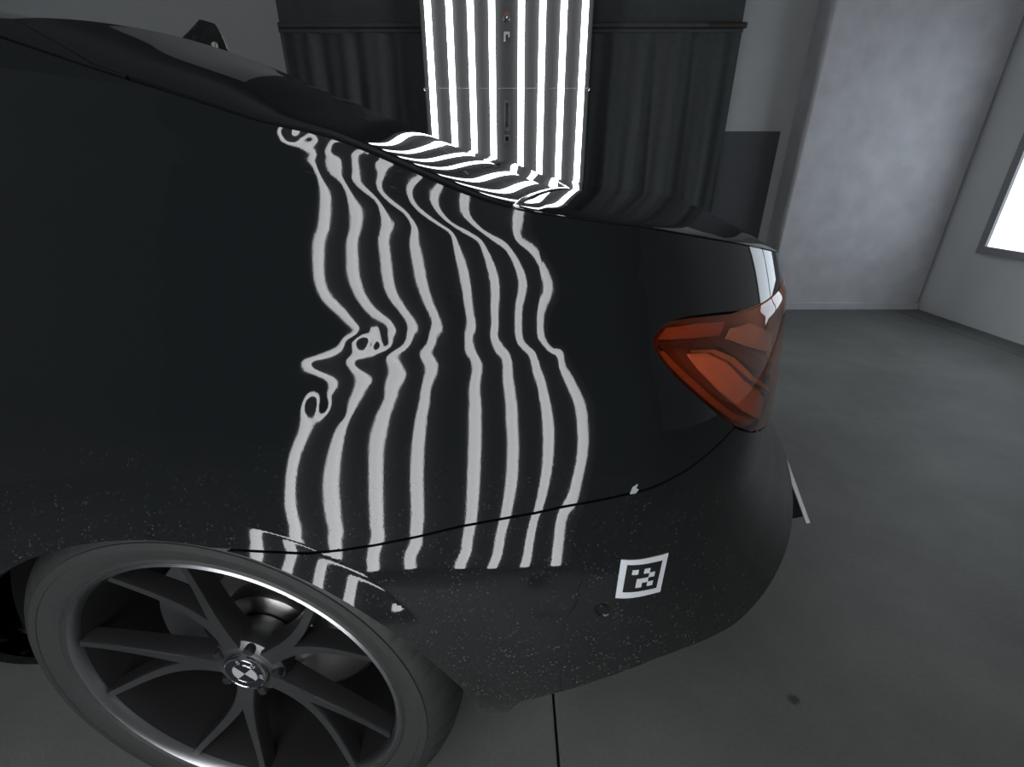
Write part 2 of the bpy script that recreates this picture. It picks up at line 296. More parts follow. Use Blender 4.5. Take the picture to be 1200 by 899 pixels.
def brushed(name, col, rough, bump=.15, scale=(8, 60, 60)):
    m, nt, b = nodes(name); L = nt.links.new; setin(b, Base_Color=(*col, 1), Metallic=1.0, Roughness=rough)
    tc = nt.nodes.new('ShaderNodeTexCoord'); mp = nt.nodes.new('ShaderNodeMapping'); mp.inputs['Scale'].default_value = scale; L(tc.outputs['Object'], mp.inputs[0])
    nz = nt.nodes.new('ShaderNodeTexNoise'); nz.inputs['Scale'].default_value = 12; L(mp.outputs[0], nz.inputs['Vector'])
    bp = nt.nodes.new('ShaderNodeBump'); bp.inputs['Strength'].default_value = bump; bp.inputs['Distance'].default_value = .0005; L(nz.outputs['Fac'], bp.inputs['Height']); L(bp.outputs[0], b.inputs['Normal']); return m
def ray_floor(px, py):
    up = (449.5-py)/545.0; rx = (px-600)/545.0; t = 1.026/(math.sin(.43)-math.cos(.43)*up); return Vector((rx*t, (math.cos(.43)+math.sin(.43)*up)*t, 0))
OIL = ray_floor(930, 820)
M = dict(paint=paint_mat(), lens=lens_mat(), floor=floor_mat(),
    glass=plain('dark_glass', (.010, .011, .012), .015, spec=.5), trim=plain('gloss_black_trim', (.01, .01, .011), .12), seal=brushed('dark_chrome', (.25, .26, .27), .15, .02),
    under=plain('underbody_black', (.012, .012, .012), .8, noise=.3), rubber=plain('tyre_rubber', (.028, .029, .029), .55, noise=.15, scale=60, bump=.15),
    rim=brushed('machined_rim', (.50, .51, .53), .30), spoke=brushed('satin_grey_spoke', (.16, .165, .17), .38), barrel=plain('dark_rim_paint', (.015, .015, .016), .35), disc=brushed('brake_steel', (.33, .32, .31), .28),
    rust=plain('rusty_edge', (.09, .055, .035), .7, noise=.4), white_paint=plain('white_enamel', (.42, .42, .43), .3), silver=brushed('silver_ring', (.55, .55, .56), .2, .02), blue=plain('dark_enamel', (.012, .014, .02), .15),
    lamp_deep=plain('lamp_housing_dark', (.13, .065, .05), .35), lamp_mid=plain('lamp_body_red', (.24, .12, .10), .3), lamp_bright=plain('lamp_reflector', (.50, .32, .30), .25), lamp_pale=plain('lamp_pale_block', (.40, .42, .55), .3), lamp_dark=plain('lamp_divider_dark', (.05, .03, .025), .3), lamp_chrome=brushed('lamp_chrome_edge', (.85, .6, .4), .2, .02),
    tube=emitter('tube_light', (.96, .98, 1.0), TUBE_POWER), board=plain('panel_board_black', (.006, .0065, .0075), .7, noise=.15), metal=plain('handle_metal', (.045, .046, .05), .35), bright=plain('knob_chrome', (.55, .53, .52), .2, 1.0), red=plain('knob_red', (.20, .05, .04), .4), wire=plain('grey_wire', (.30, .31, .33), .4), cap=plain('tube_cap', (.08, .08, .085), .4),
    curtain=plain('curtain_black', (.066, .073, .076), .85, noise=.25, scale=25, bump=.1), pole=plain('pole_brown', (.05, .042, .032), .5), wall=plain('grey_plaster', (.62, .64, .65), .8, noise=.08, scale=5, bump=.08), dado=plain('dark_dado_paint', (.10, .104, .112), .6, noise=.15, scale=8),
    block=plain('pale_concrete', (.62, .62, .65), .75, noise=.22, scale=7, bump=.25), ceil=plain('ceiling_grey', (.10, .10, .10), .9, noise=.1, scale=4), black_wall=plain('black_painted_wall', (.016, .017, .018), .8, noise=.2, scale=6), tag_w=plain('marker_white', (.62, .64, .68), .5), tag_b=plain('marker_black', (.010, .011, .012), .5), window=emitter('added_window_glow', (.80, .90, 1.0), ADDED_WINDOW_POWER), frame=plain('added_window_frame', (.25, .25, .26), .5), plate=plain('plate_white', (.7, .7, .72), .35))
# =====================================================================  mesh helpers
def link(o, parent=None): COL.objects.link(o); o.parent = parent; return o
def tag(o, label=None, cat=None, group=None, kind=None):
    for k, v in (('label', label), ('category', cat), ('group', group), ('kind', kind)):
        if v: o[k] = v
    return o
def empty(name, loc=(0, 0, 0), rz=0): o = bpy.data.objects.new(name, None); o.empty_display_size = .1; o.location = loc; o.rotation_euler = (0, 0, rz); return link(o)
def np_mesh(name, V, F, mat, parent=None, smooth=True):
    me = bpy.data.meshes.new(name); V = np.ascontiguousarray(V, np.float32); F = np.ascontiguousarray(F, np.int32); k = F.shape[1]
    me.vertices.add(len(V)); me.vertices.foreach_set('co', V.ravel()); me.loops.add(F.size); me.loops.foreach_set('vertex_index', F.ravel())
    me.polygons.add(len(F)); me.polygons.foreach_set('loop_start', np.arange(0, F.size, k, dtype=np.int32)); me.polygons.foreach_set('loop_total', np.full(len(F), k, np.int32))
    me.polygons.foreach_set('use_smooth', np.full(len(F), smooth)); me.update(calc_edges=True); me.validate()
    me.materials.append(mat); return link(bpy.data.objects.new(name, me), parent)
class MB:
    def __init__(s): s.v = []; s.f = []; s.mi = []; s.cur = 0; s.mats = []
    def mat(s, m):
        if m not in s.mats: s.mats.append(m)
        s.cur = s.mats.index(m); return s
    def add(s, vs, fs):
        k = len(s.v); s.v += [tuple(p) for p in vs]; s.f += [tuple(i+k for i in f) for f in fs]; s.mi += [s.cur]*len(fs); return s
    def box(s, a, b, mtx=None):
        (x0, y0, z0), (x1, y1, z1) = a, b; P = [Vector(p) for p in ((x0,y0,z0),(x1,y0,z0),(x1,y1,z0),(x0,y1,z0),(x0,y0,z1),(x1,y0,z1),(x1,y1,z1),(x0,y1,z1))]
        if mtx: P = [mtx @ p for p in P]
        return s.add(P, [(3,2,1,0),(4,5,6,7),(0,1,5,4),(1,2,6,5),(2,3,7,6),(3,0,4,7)])
    def lathe(s, prof, n=64, axis='y', a0=0, a1=2*math.pi, mod=None):
        full = abs(a1-a0-2*math.pi) < 1e-6; m = n if full else n+1; vs = []
        for i in range(m):
            a = a0+(a1-a0)*i/n
            for j, (r, h) in enumerate(prof):
                rr = r+(mod(i, j) if mod else 0); c, q = rr*math.cos(a), rr*math.sin(a)
                vs.append((c, h, q) if axis == 'y' else (c, q, h) if axis == 'z' else (h, c, q))
        k = len(prof); fs = []
        for i in range(n):
            i2 = (i+1) % m
            for j in range(k-1): fs.append((i*k+j, i*k+j+1, i2*k+j+1, i2*k+j))
        return s.add(vs, fs)
    def tube(s, pts, r, n=10, caps=True):
        pts = [Vector(p) for p in pts]; vs = []; fs = []; up = None
        for i, p in enumerate(pts):
            t = (pts[min(i+1, len(pts)-1)]-pts[max(i-1, 0)]).normalized()
            if up is None: up = Vector((0, 0, 1)) if abs(t.z) < .9 else Vector((1, 0, 0))
            a = t.cross(up).normalized(); b = t.cross(a).normalized(); up = b.cross(t)*-1 if False else up
            rr = r[i] if isinstance(r, (list, tuple)) else r
            for k in range(n): an = 2*math.pi*k/n; vs.append(p+a*math.cos(an)*rr+b*math.sin(an)*rr)
        for i in range(len(pts)-1):
            for k in range(n): k2 = (k+1) % n; fs.append((i*n+k, i*n+k2, (i+1)*n+k2, (i+1)*n+k))
        if caps: fs.append(tuple(range(n))[::-1]); fs.append(tuple((len(pts)-1)*n+k for k in range(n)))
        return s.add(vs, fs)
    def build(s, name, mat=None, parent=None, smooth=False, bevel=0):
        me = bpy.data.meshes.new(name); me.from_pydata(s.v, [], s.f)
        ms = s.mats if s.mats else [mat]
        for m in ms: me.materials.append(m)
        if s.mats: me.polygons.foreach_set('material_index', s.mi)
        bm = bmesh.new(); bm.from_mesh(me); bmesh.ops.recalc_face_normals(bm, faces=bm.faces)
        if bevel: bmesh.ops.bevel(bm, geom=[e for e in bm.edges], offset=bevel, segments=2, affect='EDGES', profile=.5)
        bm.to_mesh(me); bm.free()
        if smooth:
            me.polygons.foreach_set('use_smooth', [True]*len(me.polygons))
            try: me.set_sharp_from_angle(angle=math.radians(38))
            except Exception: pass
        me.update(); return link(bpy.data.objects.new(name, me), parent)
# =====================================================================  room (world coordinates, camera foot at the origin)
XL_, XR_, YF, YB, HC = -3.6, 3.3, -2.6, 3.92, 2.95
fl = np_mesh('floor', [(XL_-.15,YF-.15,-.05),(XR_+.15,YF-.15,-.05),(XR_+.15,YB+.15,-.05),(XL_-.15,YB+.15,-.05)], [(0,1,2,3)], M['dado'], smooth=False); tag(fl, kind='structure')
JX = ray_floor(651, 850).x
xe = [XL_-.1, JX-3.0, JX, JX+3.0, XR_+.1]; ye = [YF-.1, YB+.1]
for i in range(len(xe)-1):
    for j in range(len(ye)-1):
        if xe[i+1] <= xe[i]+.01: continue
        MB().box((xe[i]+.003, ye[j]+.003, -.05), (xe[i+1]-.003, ye[j+1]-.003, 0)).build('floor_slab', M['floor'], fl)
def wall(name, a, b, m): return tag(MB().box(a, b).build(name, m), kind='structure')
w = wall('wall_back', (XL_-.15, YB, 0), (XR_+.15, YB+.12, HC), M['wall'])
tag(MB().box((XL_, YB-.012, 0), (1.99, YB-.001, 1.288)).build('trim_1', M['dado']), kind='structure')
wall('wall_left', (XL_-.15, YF, 0), (XL_, YB, HC), M['wall']); wall('wall_front', (XL_-.15, YF-.15, 0), (XR_+.15, YF, HC), M['black_wall'])
wr = wall('wall_right', (XR_, YF, 0), (XR_+.15, YB, HC), M['wall'])
wall('ceiling', (XL_-.15, YF-.15, HC), (XR_+.15, YB+.15, HC+.1), M['ceil'])
# pale concrete block standing in front of the back wall on the right
PX0 = 2.06
pb = MB().box((PX0, 3.69, 0), (3.28, YB-.014, HC-.01)).build('concrete_pier', M['block'], bevel=.008); tag(pb, 'pale rough concrete pier beside the dark painted wall at right', 'pillar', kind='structure')
tag(MB().box((PX0-.004, 3.672, 0), (3.28, 3.689, .055)).build('baseboard_right', M['block'], bevel=.003), kind='structure')
# added window: its glowing panes light the car's rear corner and mirror there
wn = MB(); wy0, wy1, wz0, wz1 = 2.0, 3.3, .55, 1.75
for a, b in (((XR_-.05, wy0-.05, wz0-.05), (XR_-.001, wy1+.05, wz0)), ((XR_-.05, wy0-.05, wz1), (XR_-.001, wy1+.05, wz1+.05)), ((XR_-.05, wy0-.05, wz0), (XR_-.001, wy0, wz1)), ((XR_-.05, wy1, wz0), (XR_-.001, wy1+.05, wz1)), ((XR_-.05, (wy0+wy1)/2-.02, wz0), (XR_-.001, (wy0+wy1)/2+.02, wz1))): wn.box(a, b)
wo = tag(wn.build('added_window', M['frame']), kind='structure')
for a, b in ((wy0, (wy0+wy1)/2-.02), ((wy0+wy1)/2+.02, wy1)): MB().box((XR_-.03, a, wz0), (XR_-.002, b, wz1)).build('added_pane', M['window'], wo)
# =====================================================================  light panels
def light_panel(name, label, loc, rz, proto=None):
    if proto is not None:
        r = empty(name, loc, rz); tag(r, label, 'light panel', 'striped light panels')
        for ch in proto.children:
            c = ch.copy(); COL.objects.link(c); c.parent = r
            for g in ch.children: d = g.copy(); COL.objects.link(d); d.parent = c
        return r
    r = empty(name, loc, rz); tag(r, label, 'light panel', 'striped light panels')
    for sx in (-1, 1):
        a, b = sorted((sx*.072, sx*.515)); MB().box((a, .026, .05), (b, .050, 2.68)).build('backing_board', M['board'], r, bevel=.003)
    MB().box((-.070, .030, .05), (.070, .054, 2.68)).build('centre_post', M['board'], r, bevel=.003)
    for k in LV:
        x = (k-3.7)*PANEL_SP
        t = MB().lathe([(.0001, .10), (.0188, .10), (.0188, 2.64), (.0001, 2.64)], 20, 'z').build('tube', M['tube'], r, smooth=True); t.location = (x, 0, 0)
        for z0 in (.055, 2.64): MB().lathe([(.0001, z0), (.0195, z0), (.0195, z0+.045), (.0001, z0+.045)], 20, 'z').build('end_cap', M['cap'], t, smooth=True)
    # knobs, handle and latch on the post
    MB().lathe([(.0001, -.004), (.010, -.006), (.022, 0), (.024, .014), (.019, .030), (.0001, .030)], 24, 'y').build('knob', M['bright'], r, smooth=True).location = (0, 0, 1.839)
    MB().lathe([(.0001, .004), (.013, .006), (.014, .012), (.014, .030)], 20, 'y').build('knob_collar', M['red'], r, smooth=True).location = (0, 0, 1.864)
    MB().box((-.016, .010, 1.735), (-.006, .030, 1.780)).box((-.016, .010, 1.768), (.018, .030, 1.780)).box((.008, .010, 1.755), (.018, .030, 1.78)).build('latch_hook', M['wire'], r, bevel=.002)
    hp = [(.0, .030, 1.424), (0, .008, 1.421), (0, -.002, 1.409), (0, -.002, 1.279), (0, .008, 1.267), (0, .030, 1.264)]
    MB().tube(hp, .009, 12).build('handle', M['under'], r, smooth=True)
    hl = MB()
    for i in range(24):
        a0, a1 = 2*math.pi*i/24, 2*math.pi*(i+1)/24
        def q(a, s): return (s*.019*math.cos(a), .026, 1.344+s*.019*math.sin(a)+(.068 if math.sin(a) > 0 else -.068))
        hl.add([q(a0, 1), q(a1, 1), q(a1, .72), q(a0, .72)], [(0, 1, 2, 3)]); hl.add([(p[0], .031, p[2]) for p in (q(a0, 1), q(a1, 1), q(a1, .72), q(a0, .72))], [(0, 1, 2, 3)])
    hl.build('handle_plate', M['metal'], r)
    MB().box((-.020, .018, 1.195), (-.012, .030, 1.235)).box((.012, .018, 1.195), (.020, .030, 1.235)).box((-.02, .018, 1.225), (.02, .03, 1.235)).box((-.02, .018, 1.192), (.02, .03, 1.198)).build('latch_plate', M['metal'], r, bevel=.001)
    MB().tube([(-.515, -.023, 1.487), (.515, -.023, 1.487)], .0016, 8).build('wire', M['wire'], r, smooth=True)
    for sx in (-1, 1): MB().tube([(sx*.513, -.023, 1.487), (sx*.513, -.012, 1.481), (sx*.513, .026, 1.481)], .004, 8).build('wire_hook', M['wire'], r, smooth=True)
    for sx in (-1, 1): MB().box((sx*.40-.03, -.10, 0), (sx*.40+.03, .26, .05)).build('foot', M['metal'], r, bevel=.004)
    return r
lp1 = light_panel('light_panel', 'black panel of eight vertical white tubes standing behind the car', (-.032, BACK_Y, 0), 0)
p2 = to_world(np.array([PANEL_X0+3.7*PANEL_SP, PANEL_Y, 0.0]))
lp2 = light_panel('light_panel', 'light panel beside the car, seen as grey wavy stripes mirrored in its black flank', tuple(float(c) for c in p2), YAW+math.pi, lp1)
# =====================================================================  curtains on the back wall
def curtain(x0, x1, label, seed):
    rnd = random.Random(seed); n = 220; zs_ = np.linspace(.06, 1.815, 26); th = np.array([rnd.uniform(0, 6.28) for _ in range(6)])
    r = empty('curtain', ((x0+x1)/2, 3.60, 0)); tag(r, label, 'curtain', 'black curtains on the back wall')
    X = np.linspace(x0, x1, n); V = []
    for sgn in (0, .003):
        for z in zs_:
            k = (1.7-z)/1.7; w_ = .010+.022*k
            y = w_*(np.sin(X*31+th[0]+.6*np.sin(X*5+th[1]))+.55*np.sin(X*57+th[2]+1.2*k)+.4*np.sin(X*13+th[3]-k))
            V.append(np.stack([X-(x0+x1)/2, y+sgn, np.full(n, z)], 1))
    V = np.concatenate(V); m = len(zs_); F = []
    for s in (0, 1):
        for j in range(m-1):
            b = (s*m+j)*n; i = np.arange(n-1); q = np.stack([b+i, b+i+1, b+n+i+1, b+n+i], 1); F.append(q if s == 0 else q[:, ::-1])
    np_mesh('cloth', V, np.concatenate(F), M['curtain'], r)
    MB().box((x0-(x0+x1)/2, -.016, 1.815), (x1-(x0+x1)/2, .016, 1.835)).build('hem', M['curtain'], r, bevel=.003)
    MB().tube([(x0-(x0+x1)/2+.0, .0, 1.855), (x1-(x0+x1)/2+.02, 0, 1.855)], .016, 14).build('rod', M['curtain'], r, smooth=True)
    if x1 > 1: MB().tube([(x1-(x0+x1)/2-.22, 0, 1.855), (x1-(x0+x1)/2+.005, 0, 1.855)], .0175, 14).build('rod_sleeve', M['pole'], r, smooth=True)
    for k in range(2): xx = (x0-(x0+x1)/2+.03) if k == 0 else (x1-(x0+x1)/2-.03); MB().box((xx-.012, .0, 1.848), (xx+.012, YB-3.60-.002, 1.862)).build('bracket', M['metal'], r)
    MB().box((x0-(x0+x1)/2, .02, 1.82), (x1-(x0+x1)/2, .045, HC-.02)).build('valance', M['curtain'], r)
curtain(-1.47, -.06, 'black curtain with soft folds left of the tube panel', 3); curtain(.06, 1.455, 'black curtain with a brown rod end right of the tube panel', 11)
# =====================================================================  car
gxf, gyf, sf = side_field(); us_, zs_h, h_, *_r = solve_side(gxf, gyf, sf, iters=8)
side_raw = make_side(us_, zs_h, h_)
def arch_d(x, z): return (np.hypot(x/.368, (z-.33)/.314)-1)*.32
def side(u, z, wav=True):
    P = side_raw(u, z, wav); rr = arch_d(P[..., 0], P[..., 2]); rf = arch_d(P[..., 0]+2.81, P[..., 2])
    for q in (rr, rf): P[..., 1] -= .16*np.clip(.034-q, 0, .05)
    return P
zef, _e = edge_curve(side_raw); top, (ex, ey, ez) = make_top(side_raw, zef)
car = empty('car', tuple(float(c) for c in to_world(np.zeros(3))), YAW)
tag(car, 'glossy black coupe with orange tail lamp and stripes mirrored in its flank', 'car')
def unproject(px, py, guess=None):
    if guess is None:
        U, Z = np.meshgrid(np.arange(-.1, 1.1, .01), np.arange(.25, 1.12, .01)); P = side(U, Z); a, b = project(P)
        n_ = np.linalg.norm(P-CAM, axis=-1); d = np.hypot(a-px, b-py)+n_*2; i = np.unravel_index(np.argmin(d), d.shape); guess = (U[i], Z[i])
    u, z = guess
    def f(u, z): a, b = project(side(np.array(u), np.array(z))); return np.array([a-px, b-py])
    for _ in range(12):
        r = f(u, z); e = 2e-3; J = np.stack([(f(u+e, z)-f(u-e, z))/(2*e), (f(u, z+e)-f(u, z-e))/(2*e)], 1)
        try: d = np.linalg.solve(J, r)
        except Exception: break
        d = np.clip(d, -.02, .02); u -= d[0]; z -= d[1]
    return float(u), float(z)
def clip(V, T, phi):
    """keep the part of a triangle mesh where phi (per vertex) > 0, cutting triangles on the line"""
    pos = phi > 0; c = pos[T].sum(1); keep = T[c == 3]; cut = T[(c == 1) | (c == 2)]
    Vn = []; cache = {}; out = []; base = len(V)
    def mid(a, b):
        k = (a, b) if a < b else (b, a)
        if k not in cache:
            t = phi[k[0]]/(phi[k[0]]-phi[k[1]]); t = min(max(t, 0), 1); cache[k] = base+len(Vn); Vn.append(V[k[0]]*(1-t)+V[k[1]]*t)
        return cache[k]
    for tri in cut:
        tri = [int(i) for i in tri]; s = [pos[i] for i in tri]
        if sum(s) == 1:
            k = s.index(True); a, b, d = tri[k], tri[(k+1) % 3], tri[(k+2) % 3]; out.append((a, mid(a, b), mid(a, d)))
        else:
            k = s.index(False); a, b, d = tri[k], tri[(k+1) % 3], tri[(k+2) % 3]; m1, m2 = mid(a, b), mid(a, d); out.append((m1, b, d)); out.append((m1, d, m2))
    V2 = np.concatenate([V, np.array(Vn).reshape(-1, V.shape[1])]) if Vn else V
    T2 = np.concatenate([keep, np.array(out, dtype=T.dtype).reshape(-1, 3)]) if out else keep
    used = np.unique(T2); rm = np.full(len(V2), -1); rm[used] = np.arange(len(used)); return V2[used], rm[T2]
def grid(a, b):
    A, B = np.meshgrid(a, b); n = len(a); m = len(b); i = np.arange(n-1)[None]+n*np.arange(m-1)[:, None]; i = i.ravel()
    return np.stack([A.ravel(), B.ravel()], 1), np.concatenate([np.stack([i, i+1, i+n+1], 1), np.stack([i, i+n+1, i+n], 1)])
def flange(P, T, depth):
    """turn the open border inwards so that panel edges have thickness"""
    e = np.concatenate([T[:, [0, 1]], T[:, [1, 2]], T[:, [2, 0]]]); key = np.sort(e, 1); ks = key[:, 0].astype(np.int64)*(len(P)+1)+key[:, 1]
    _, inv, cnt = np.unique(ks, return_inverse=True, return_counts=True); be = e[cnt[inv] == 1]
    fn = np.cross(P[T[:, 1]]-P[T[:, 0]], P[T[:, 2]]-P[T[:, 0]]); vn = np.zeros_like(P)
    for k in range(3): np.add.at(vn, T[:, k], fn)
    vn /= np.maximum(np.linalg.norm(vn, axis=1, keepdims=True), 1e-12)
    b = len(P); k = len(be); A = P[be[:, 0]]; B = P[be[:, 1]]; A2 = A-vn[be[:, 0]]*depth; B2 = B-vn[be[:, 1]]*depth
    P2 = np.concatenate([P, A, B, B2, A2]); i = np.arange(k); q = [b+i, b+k+i, b+2*k+i, b+3*k+i]
    return P2, np.concatenate([T, np.stack([q[1], q[0], q[3]], 1), np.stack([q[1], q[3], q[2]], 1)])
def patch(a, b, phis, pos, depth=.010, mirror=False):
    V, T = grid(a, b)
    for f in phis:
        p = f(V[:, 0], V[:, 1]); V, T = clip(V, T, p)
    P = pos(V[:, 0], V[:, 1])
    if depth: P, T = flange(P, T, depth)
    if mirror: P = P.copy(); P[:, 1] = 2*YC-P[:, 1]; T = T[:, ::-1]
    return P, T
def join(*pt):
    Ps, Ts, k = [], [], 0
    for P, T in pt: Ps.append(P); Ts.append(T+k); k += len(P)
    return np.concatenate(Ps), np.concatenate(Ts)
def poly_sd(poly_):
    p = np.array(poly_, float); q = np.roll(p, -1, 0)
    def f(x, y):
        d = np.full(len(x), 1e9); ins = np.zeros(len(x), bool)
        for (x0, y0), (x1, y1) in zip(p, q):
            ex_, ey_ = x1-x0, y1-y0; t = np.clip(((x-x0)*ex_+(y-y0)*ey_)/(ex_*ex_+ey_*ey_+1e-12), 0, 1); d = np.minimum(d, np.hypot(x-x0-t*ex_, y-y0-t*ey_))
            c = ((y0 > y) != (y1 > y)); xi = x0+(y-y0)*ex_/(ey_ if abs(ey_) > 1e-12 else 1e-12); ins ^= c & (x < xi)
        return np.where(ins, d, -d)
    return f
def trace(pts, g=None):
    out = []
    for a, b in pts: out.append(unproject(a, b, None))
    return out
# outlines traced on the flank
GAP = trace([(362,649),(400,645),(440,639),(490,629),(540,617),(600,606),(660,594),(700,587),(745,577),(775,567),(800,554),(825,536),(845,518),(858,504)])
gu = np.array([g[0] for g in GAP]); gz = np.array([g[1] for g in GAP]); o_ = np.argsort(gu); gu, gz = gu[o_], gz[o_]
ZT = float(gz[-1])
zg = lambda u: np.interp(u, np.concatenate([[-5], gu, [gu[-1]+.25, 5]]), np.concatenate([[gz[0]], gz, [ZT+.01, ZT+.01]]))
lo = trace([(896,500),(884,506),(871,504),(858,498),(838,481),(812,459),(790,438),(774,419),(766,404),(768,392),(780,381),(800,374),(826,370),(850,367.5),(880,364.5)])
ub, zb = lo[0]; ut, zt = lo[-1]
LAMP = lo+[(max(ut+.12, 1.0), zt+.003), (1.22, zt-.002), (1.24, zb+.035), (1.10, zb-.004), (ub+.06, zb-.012)]
LAMP = [tuple(p) for p in smooth_line(np.array(LAMP+LAMP[:1]), 2)[:-1]]
lamp_sd = poly_sd(LAMP)
arch = lambda u, z: arch_d(side0(u, z)[:, 0], z)
archf = lambda u, z: arch_d(side0(u, z)[:, 0]+2.81, z)
edge = lambda u, z: zef(u)-z-.0015
DOORX, USPLIT = -.52, 1.02
WIN = poly_sd([(-2.05, 1.0), (-1.72, 1.135), (-1.2, 1.165), (-.6, 1.15), (-.36, 1.105), (-.28, 1.03), (-.32, .995), (-1.2, .985)])
def zfine(): return np.concatenate([np.arange(.20, .55, .010), np.arange(.55, 1.11, .0016), np.arange(1.115, 1.24, .008)])
UF = np.concatenate([np.arange(DOORX+.002, -.10, .018), np.arange(-.10, .66, .0016), np.arange(.664, USPLIT, .006), [USPLIT-.002]])
SIDE = lambda u, z: side(u, z); FAR = lambda u, z: side(u, z, False)
P, T = patch(UF, zfine(), [arch, edge, lambda u, z: np.maximum(z-zg(u)-.0015, -u-.05), lambda u, z: -lamp_sd(u, z)-.0018, lambda u, z: -WIN(u, z)-.003], SIDE)
np_mesh('quarter_panel', P, T, M['paint'], car)
UC = np.arange(DOORX+.002, USPLIT, .012); ZC = np.arange(.20, 1.24, .012)
P, T = patch(UC, ZC, [arch, edge, lambda u, z: np.maximum(z-zg(u)-.0015, -u-.05), lambda u, z: -lamp_sd(u, z)-.0018, lambda u, z: -WIN(u, z)-.003], FAR, mirror=True)
np_mesh('quarter_panel', P, T, M['paint'], car)
# bumper: wraps from one wheel arch round the tail to the other
UB = np.concatenate([np.arange(.0, .70, .005), np.arange(.70, ULEN, .008), [ULEN]]); ZBm = np.concatenate([np.arange(.21, .50, .006), np.arange(.50, .80, .003)])
BOT = trace([(576,827),(610,822),(640,815),(670,807),(700,797),(735,785),(770,771),(800,760),(830,748),(860,732)])
bu = np.array([g[0] for g in BOT]); bz = np.array([g[1] for g in BOT]); o_ = np.argsort(bu); bu, bz = bu[o_], bz[o_]
zlow = lambda u: np.interp(u, np.concatenate([[-5], bu, [bu[-1]+.25, 5]]), np.concatenate([[bz[0]], bz, [bz[-1], bz[-1]]]))
bp_ = [arch, lambda u, z: z-zlow(u), lambda u, z: zg(u)-.0015-z, lambda u, z: -lamp_sd(u, z)-.0018]
bumper = np_mesh('bumper', *join(patch(UB, ZBm, bp_, SIDE), patch(UB[::2], ZBm[::2], bp_, FAR, mirror=True)), M['paint'], car)
# boot lid: deck plus rear face
XB = lambda v: .395+.060*(1-(1-v)**2)
XT = lambda v: -.10-.22*v
def lat_v(w): return 1-np.abs(1-w)
def top2(x, w):
    v = lat_v(w); P = top(x, v); zc = top(x, np.ones_like(v))[:, 2]; ze = top(x, np.zeros_like(v))[:, 2];
    k = sstep(-.7, -.35, x); far = (1-k)*P[:, 2]+k*(ze+(zc-ze)*(1-(1-v)**2)); P[:, 2] = np.where(w > 1, far, P[:, 2]); P[:, 1] = np.where(w > 1, 2*YC-P[:, 1], P[:, 1]); return P
WV = np.concatenate([np.linspace(0, 1, 150)**1.5, 2-np.linspace(0, 1, 60)[::-1][1:]**1.2])
rear = [lambda u, z: z-zg(u)-.003, edge, lambda u, z: -lamp_sd(u, z)-.0018]
UR = np.concatenate([np.arange(USPLIT+.002, ULEN, .006), [ULEN]]); ZR = np.arange(.60, 1.0, .005)
xmax = float(ex[-1])-.0005
deck = patch(np.concatenate([np.arange(.38, .70, .003), np.arange(.70, xmax, .003), [xmax]]), WV, [lambda x, w: x-XB(lat_v(w))-.003, lambda x, w: np.minimum(w, 2-w)-.002], top2, .008)
np_mesh('boot_lid', *join(deck, patch(UR, ZR, rear, SIDE), patch(UR, ZR, rear, FAR, mirror=True)), M['paint'], car)
rw = np_mesh('rear_window', *patch(np.arange(-.34, .47, .0025), WV, [lambda x, w: XB(lat_v(w))-.001-x, lambda x, w: x-XT(lat_v(w))-.002, lambda x, w: np.minimum(w, 2-w)-(.004+.30*np.clip(.02-x, 0, 1))], top2, .006), M['glass'], car)
ws_ = np.linspace(.004, 1.996, 80); pt = top2(XB(lat_v(ws_))+.0008, ws_)
MB().tube([tuple(p+np.array([0, 0, -.0015])) for p in pt], .0038, 8).build('window_seal', M['seal'], rw, smooth=True)
np_mesh('roof', *patch(np.arange(-1.75, .06, .010), WV[::3], [lambda x, w: np.maximum(XT(lat_v(w))-.001-x, (.003+.30*np.clip(.02-x, 0, 1))-np.minimum(w, 2-w)), lambda x, w: np.minimum(w, 2-w)-.001], top2), M['paint'], car)
np_mesh('windscreen', *patch(np.arange(-2.34, -1.75, .02), np.linspace(0.02, 1.98, 40), [], top2, .006), M['glass'], car)
np_mesh('bonnet', *patch(np.arange(-3.40, -2.345, .02), np.linspace(0.003, 1.997, 40), [], top2, .006), M['paint'], car)
# doors, side windows, front wings (simple, left of the picture)
UD = np.arange(-1.78, DOORX-.001, .02); UFr = np.arange(-3.42, -1.785, .02); ZD = np.arange(.22, 1.24, .015)
for mir in (False, True):
    np_mesh('door', *patch(UD, ZD, [edge, lambda u, z: -WIN(u, z)-.003], FAR, mirror=mir), M['paint'], car)
    np_mesh('side_window', *patch(np.arange(-2.06, -.26, .02), np.arange(.97, 1.18, .01), [lambda u, z: WIN(u, z)-.002], lambda u, z: FAR(u, z)+np.array([0, .004, 0]), mirror=mir), M['glass'], car)
    np_mesh('front_wing', *patch(UFr, ZD, [archf, edge, lambda u, z: -WIN(u, z)-.003], FAR, mirror=mir), M['paint'], car)
nose = [( -3.42, z) for z in np.arange(.22, .84, .04)]
P_, T_ = grid(np.linspace(0, 1, 21), np.linspace(.22, .835, 16)); yy = np.interp(P_[:, 1], [.2, .45, .84], [.06, 0, .03]); yv = yy+(2*YC-2*yy)*P_[:, 0]
np_mesh('front_bumper', np.stack([-3.42-.30*(1-(2*P_[:, 0]-1)**2)*np.interp(P_[:, 1], [.22, .4, .83], [.8, 1, .55]), yv, P_[:, 1]], 1), T_[:, ::-1], M['paint'], car)
